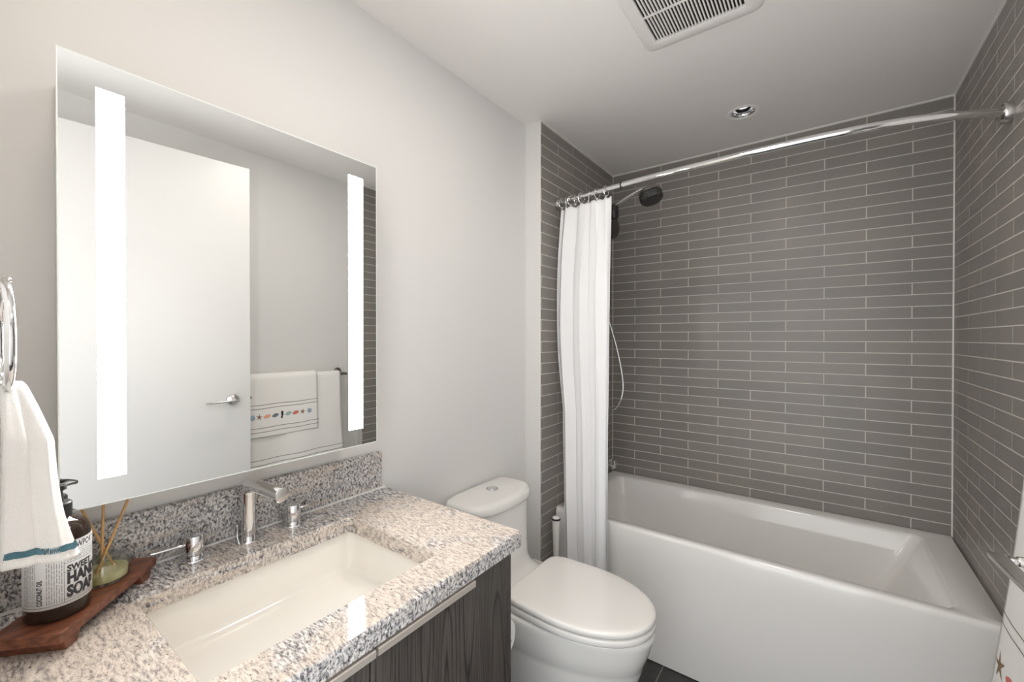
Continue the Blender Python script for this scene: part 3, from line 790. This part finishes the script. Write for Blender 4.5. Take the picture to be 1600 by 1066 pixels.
def text_mesh(bm, txt, ang0, z, size, sx, off=.0009, rot=False, bold=.0):
    """lettering bent round the bottle; ang0 = where it starts, z = baseline"""
    cu = bpy.data.curves.new('t', 'FONT'); cu.body = txt; cu.size = 1.0; cu.offset = bold; cu.resolution_u = 3
    ob = bpy.data.objects.new('t', cu); COL.objects.link(ob)
    dg = bpy.context.evaluated_depsgraph_get(); me = bpy.data.meshes.new_from_object(ob.evaluated_get(dg))
    t2 = bmesh.new(); t2.from_mesh(me)
    bmesh.ops.triangulate(t2, faces=t2.faces)
    vm = {}
    for v in t2.verts:
        u, w = v.co.x * size * sx, v.co.y * size
        if rot: u, w = -w, v.co.x * size * sx
        vm[v] = bm.verts.new(lab_pt(ang0 + u / br_, z + w, off))
    for f in t2.faces:
        bm.faces.new([vm[v] for v in f.verts])
    t2.free(); bpy.data.objects.remove(ob); bpy.data.curves.remove(cu); bpy.data.meshes.remove(me)
def lab_bar(bm, a, b, z0, z1, off=.0008):
    k = max(1, int((b - a) / .08))
    for i in range(k):
        p, q = a + (b - a) * i / k, a + (b - a) * (i + 1) / k
        bm.faces.new([bm.verts.new(lab_pt(*t)) for t in ((p, z0, off), (q, z0, off), (q, z1, off), (p, z1, off))])
bm = bmesh.new(); rad = math.radians
cut = rad(2)
text_mesh(bm, 'NEWPORT', rad(7), LZ0 + .0850, .0140, .62, bold=.02)
text_mesh(bm, 'SWEET', rad(7), LZ0 + .0520, .0130, .86, bold=.04)
text_mesh(bm, 'HAND', rad(7), LZ0 + .0325, .0240, .66, bold=.06)
text_mesh(bm, 'SOAP', rad(7), LZ0 + .0115, .0240, .66, bold=.06)
text_mesh(bm, 'COCONUT OIL', rad(-33), LZ0 + .0075, .0092, .62, rot=True, bold=.04)
lab_bar(bm, cut, cut + .012, LZ0 + .004, LZ1 - .004)
lab_bar(bm, rad(-46), rad(-46) + .008, LZ0 + .004, LZ1 - .004)
for z in (.004, .0085, .0510, .0655, .0815, .0960):
    lab_bar(bm, cut if z > .006 else a0_, a1_, LZ0 + z, LZ0 + z + .0006)
fin_t = child('label_print', bm, M_ink, lab, smooth=0, keep_normals=True)
bm = bmesh.new(); rnd = random.Random(3)
for col in range(-70, 0, 4):           # columns of small print that read upwards
    if -48 < col < -28: continue
    z = LZ0 + .007
    while z < LZ1 - .012:
        ln = rnd.uniform(.003, .011)
        lab_bar(bm, rad(col), rad(col) + .026, z, min(z + ln, LZ1 - .006)); z += ln + rnd.uniform(.0012, .002)
for z in (.068, .0705, .073, .0755, .078):
    a = rad(7)
    while a < rad(100):
        ln = rnd.uniform(.05, .16); lab_bar(bm, a, a + ln, LZ0 + z, LZ0 + z + .0010); a += ln + .03
child('label_small_print', bm, M_inkgrey, lab, smooth=0, keep_normals=True)

dc = Vector((.094, .126, TZ + .0003))
df = thing('reed_diffuser', tuple(dc), 'round clear glass reed diffuser with yellow oil beside the soap bottle', 'diffuser')
bm = bmesh.new()
lathe(bm, dc, (0, 0, 1), [(.033, 0), (.036, .003), (.036, .034), (.034, .037), (.016, .0395), (.013, .042), (.013, .050), (.0145, .052), (.0125, .052), (.0108, .050), (.0108, .041), (.014, .0375), (.032, .0355), (.0335, .033), (.0335, .005), (.031, .0035)], 48); child('glass_jar', bm, M_glass, df, smooth=50)
bm = bmesh.new(); lathe(bm, dc, (0, 0, 1), [(.031, .0037), (.0333, .0052), (.0333, .0190), (.0330, .0193)], 40); child('oil', bm, M_oil, df)
def reed(a, b, lab):
    r = thing('reed_stick', tuple(a), lab, 'reed stick', 'reeds in the diffuser')
    bm = bmesh.new(); cyl(bm, a, b, .0021, n=10, bev=.0003); child('reed', bm, M_reed, r)
def reed1(a, b, lab):
    bm = bmesh.new(); cyl(bm, a, b, .0022, n=10, bev=.0003)
    tag(fin('reed_stick', bm, M_reed, None), lab, 'reed stick', 'reeds in the diffuser')
# REEDS
reed1((.108, .109, dc.z + .0075), (.0715, .172, dc.z + .153), 'tan reed stick leaning right, the longest of three, in the glass diffuser')
reed1((.096, .1215, dc.z + .0075), (.090, .126, dc.z + .138), 'tan reed stick standing nearly upright in the glass diffuser')
reed1((.088, .1435, dc.z + .0075), (.096, .090, dc.z + .158), 'tan reed stick leaning left behind the soap bottle pump')

# ------------------------------------------------------------------ towel ring with hand towel
trg = thing('towel_ring', (.28, YN, 1.475), 'chrome oval towel ring at the left edge beside the mirror', 'towel ring')
bm = bmesh.new(); lathe(bm, (.28, YN + .0005, 1.469), (0, 1, 0), [(.024, 0), (.024, .006), (.010, .010), (.010, .066), (.012, .068), (.012, .086), (.010, .088)], 24); child('wall_post', bm, M_chrome, trg)
bm = bmesh.new()
pts = []
for k in range(48):
    a = 2 * PI * k / 48; pts.append((.28 + .080 * math.sin(a) * (1 - .12 * math.cos(a)), -.003, 1.3985 + .0745 * math.cos(a)))
tube(bm, pts, .0052, 12, closed=True); child('ring', bm, M_chrome, trg)

def hand_towel(s, t):
    """s across the cloth, t along it: hem in front -> over the ring -> hem at the back"""
    front = t < .5
    q = abs(t - .5) * 2                     # 0 at the fold over the ring, 1 at the hem
    zt = 1.337
    hem = 1.079 if front else 1.100
    z = zt - (zt - hem) * (q - .03) if q > .06 else zt - (zt - hem) * .5 * (q * q / .06)
    ga = min(1.0, q * 3.2) ** .7
    fold = math.sin(2 * PI * 1.6 * s + .6 + .6 * q) * .7 + math.sin(2 * PI * 3.4 * s + 2.2) * .3
    if front:                                # runs from the near left edge back to the right
        na, fa = (.318 + .022 * ga, -.009 - .006 * q), (.262 - .010 * ga, .009 + .032 * ga + .008 * q + .026 * q ** 3)
        z += .022 * q * (1 - 2 * s) - .014 * ga * (1 - q) * s
    else:
        na, fa = (.318 + .020 * ga, -.010 - .006 * q), (.262 - .010 * ga, -.014 - .022 * ga - .018 * q)
        z += .020 * q * (1 - 2 * s)
    b = math.sin(PI * s)
    x = na[0] + (fa[0] - na[0]) * s + (.010 * b + .007 * fold) * ga * (1 if front else .6)
    y = na[1] + (fa[1] - na[1]) * s + (.006 * b + .004 * fold) * ga * (1 if front else -.6)
    return (x, y, z)
bm = bmesh.new(); grid(bm, hand_towel, 90, 120)
ht = fin('hand_towel', bm, M_terry, None, smooth=180, solid=.007)
tag(ht, 'small white hand towel with teal zigzag hem, hanging from the chrome towel ring', 'hand towel')
bm = bmesh.new()
for off, t0 in ((1, .036),):
    pts = []
    for i in range(151):
        s = i / 150; t = t0 + (.0075 if i % 2 else -.0075)
        p = Vector(hand_towel(s, t)); a = Vector(hand_towel(min(1, s + .01), t)) - Vector(hand_towel(max(0, s - .01), t)); b = Vector(hand_towel(s, t + .01)) - Vector(hand_towel(s, t - .01))
        nn = a.cross(b).normalized()
        if nn.y < 0: nn = -nn
        pts.append(p + nn * .0042)
    tube(bm, pts, .0009, 6)
    pts2 = []
    for i in range(151):
        s = i / 150; t = t0 + (.0075 if i % 2 else -.0075)
        p = Vector(hand_towel(s, t)); a = Vector(hand_towel(min(1, s + .01), t)) - Vector(hand_towel(max(0, s - .01), t)); b = Vector(hand_towel(s, t + .01)) - Vector(hand_towel(s, t - .01))
        nn = a.cross(b).normalized()
        if nn.y < 0: nn = -nn
        pts2.append(p - nn * .0042)
    tube(bm, pts2, .0009, 6)
z_ = child('zigzag_stitching', bm, M_thread['zigzag'], ht); z_['label'] = 'teal zigzag stitching'

# ------------------------------------------------------------------ towel bar with bath towel and hand towel on the right wall
BX, BZ = 1.578, 1.172
tbar = thing('towel_bar', (XP, 1.15, BZ), 'steel towel bar on the right wall beyond the open door', 'towel bar')
bm = bmesh.new(); tube(bm, [(BX, .80, BZ), (BX, 1.507, BZ)], .009, 18); child('bar', bm, M_steel, tbar)
for y in (.82, 1.493):
    bm = bmesh.new(); lathe(bm, (XP - .0005, y, BZ + .010), (-1, 0, 0), [(.026, 0), (.026, .006), (.012, .012)], 24)
    tube(bm, [(XP - .008, y, BZ + .008), (BX, y, BZ)], .0095, 14); child('post', bm, M_steel, tbar)
def towel(bx, r, y0, y1, zf, zb, slope, wob, seedv):
    def f(s, t):
        y = y0 + (y1 - y0) * s
        Lf, Lb = BZ - zf, BZ - zb; arc = PI * r; tot = Lf + arc + Lb; d = t * tot
        w = wob * math.sin(7 * s + seedv) + wob * .6 * math.sin(17 * s + 2 * seedv)
        if d < Lf:
            z = zf + d; h = (BZ - z)
            x = bx - r - slope * h + w * min(1, h * 3)
        elif d < Lf + arc:
            a = (d - Lf) / r; x = bx - r * math.cos(a); z = BZ + r * math.sin(a)
        else:
            h = d - Lf - arc; z = BZ - h; x = bx + r + .01 * h
        # corners hang in a touch
        return (x, y - .004 * math.sin(9 * z), z)
    return f
def front_x(bx, r, slope, z, wob=0): return bx - r - slope * (BZ - z)
def star(r, n=5, k=.28, rot=0):
    return [((r if i % 2 == 0 else r * k) * math.sin(PI * i / n + rot), (r if i % 2 == 0 else r * k) * math.cos(PI * i / n + rot)) for i in range(2 * n)]
def shell(r, tilt=.3):
    pts = []
    for i in range(18):
        a = 2 * PI * i / 18
        u = math.cos(a) * r; v = math.sin(a) * r * .52 * (1 - .35 * math.cos(a) ** 2)
        pts.append((u * math.cos(tilt) - v * math.sin(tilt), u * math.sin(tilt) + v * math.cos(tilt)))
    return pts
def seahorse(r):
    c = [(.05, .95), (.30, .80), (.55, .72), (.28, .62), (.30, .45), (.42, .20), (.40, -.10), (.22, -.38), (.12, -.62), (.20, -.85), (.02, -1.0), (-.25, -.9), (-.3, -.68), (-.1, -.78), (-.05, -.88), (.03, -.84), (-.04, -.6), (-.05, -.3), (-.12, 0), (-.22, .25), (-.1, .5), (-.22, .75)]
    return [(a * r, b * r) for a, b in c]
def towel_obj(name, bx, r, y0, y1, zf, zb, slope, wob, sd, th, lines, motifs, lab, cat):
    f = towel(bx, r, y0, y1, zf, zb, slope, wob, sd)
    bm = bmesh.new(); grid(bm, f, 44, 90)
    o = fin(name, bm, M_terry, None, smooth=180, solid=th); tag(o, lab, cat)
    def surf(y, z, off=.0006):
        s = (y - y0) / (y1 - y0); tot = (BZ - zf) + PI * r + (BZ - zb)
        p = f(s, (z - zf) / tot); return Vector((p[0] - th / 2 - off, p[1] if False else y, z))
    for z in lines:
        bm = bmesh.new(); wv = lambda y: .0012 * math.sin(31 * y)
        lo = [bm.verts.new(surf(y0 + (y1 - y0) * i / 40, z - .0014 + wv(y0 + (y1 - y0) * i / 40))) for i in range(41)]
        hi = [bm.verts.new(surf(y0 + (y1 - y0) * i / 40, z + .0014 + wv(y0 + (y1 - y0) * i / 40))) for i in range(41)]
        for i in range(40): bm.faces.new((lo[i], lo[i + 1], hi[i + 1], hi[i]))
        child('stitched_line', bm, M_thread['taupe'], o, smooth=0, keep_normals=True)
    for kind, poly, y, z, key in motifs:
        bm = bmesh.new()
        cen = bm.verts.new(surf(y, z, .0016)); vs = [bm.verts.new(surf(y + u, z + v, .0008)) for u, v in poly]
        for i in range(len(vs)): bm.faces.new((cen, vs[i], vs[(i + 1) % len(vs)]))
        e_ = child('embroidered_' + kind, bm, M_thread[key], o, smooth=0, keep_normals=True)
        e_['label'] = 'embroidered %s %s' % (key, kind)
    return o
bt_m = []
for k, (kind, key) in enumerate([('starfish', 'tan'), ('shell', 'red'), ('shell', 'teal'), ('seahorse', 'black'), ('shell', 'slate'), ('shell', 'peach'), ('starfish', 'tan')]):
    y = 1.412 - .072 * k; z = .632
    bt_m.append((kind, star(.034, rot=.25) if kind == 'starfish' else shell(.030, .15) if kind == 'shell' else seahorse(.034), y, z - (0.004 * (k % 2)), key))
towel_obj('bath_towel', BX, .020, .815, 1.447, .40, .46, .100, .004, .6, .010, [.750, .724, .548, .520], bt_m,
          'large white bath towel draped over the bar behind the smaller shell towel', 'bath towel')
hm = []
for kind, key, y in [('flower', 'blue', .929), ('starfish', 'tan', .962), ('shell', 'peach', 1.001), ('shell', 'slate', 1.044), ('seahorse', 'black', 1.079), ('shell', 'teal', 1.115), ('shell', 'red', 1.156), ('starfish', 'tan', 1.195), ('flower', 'blue', 1.236)]:
    p = star(.019, rot=.2) if kind == 'starfish' else shell(.019, .25) if kind == 'shell' else seahorse(.021) if kind == 'seahorse' else star(.018, 8, .55)
    hm.append((kind, p, y, .977, key))
towel_obj('hand_towel', BX, .031, .84, 1.289, .868, .90, .092, .0025, 1.9, .008, [1.040, 1.021, .919, .897], hm,
          'white towel with a row of embroidered shells and starfish, over the bath towel', 'hand towel')
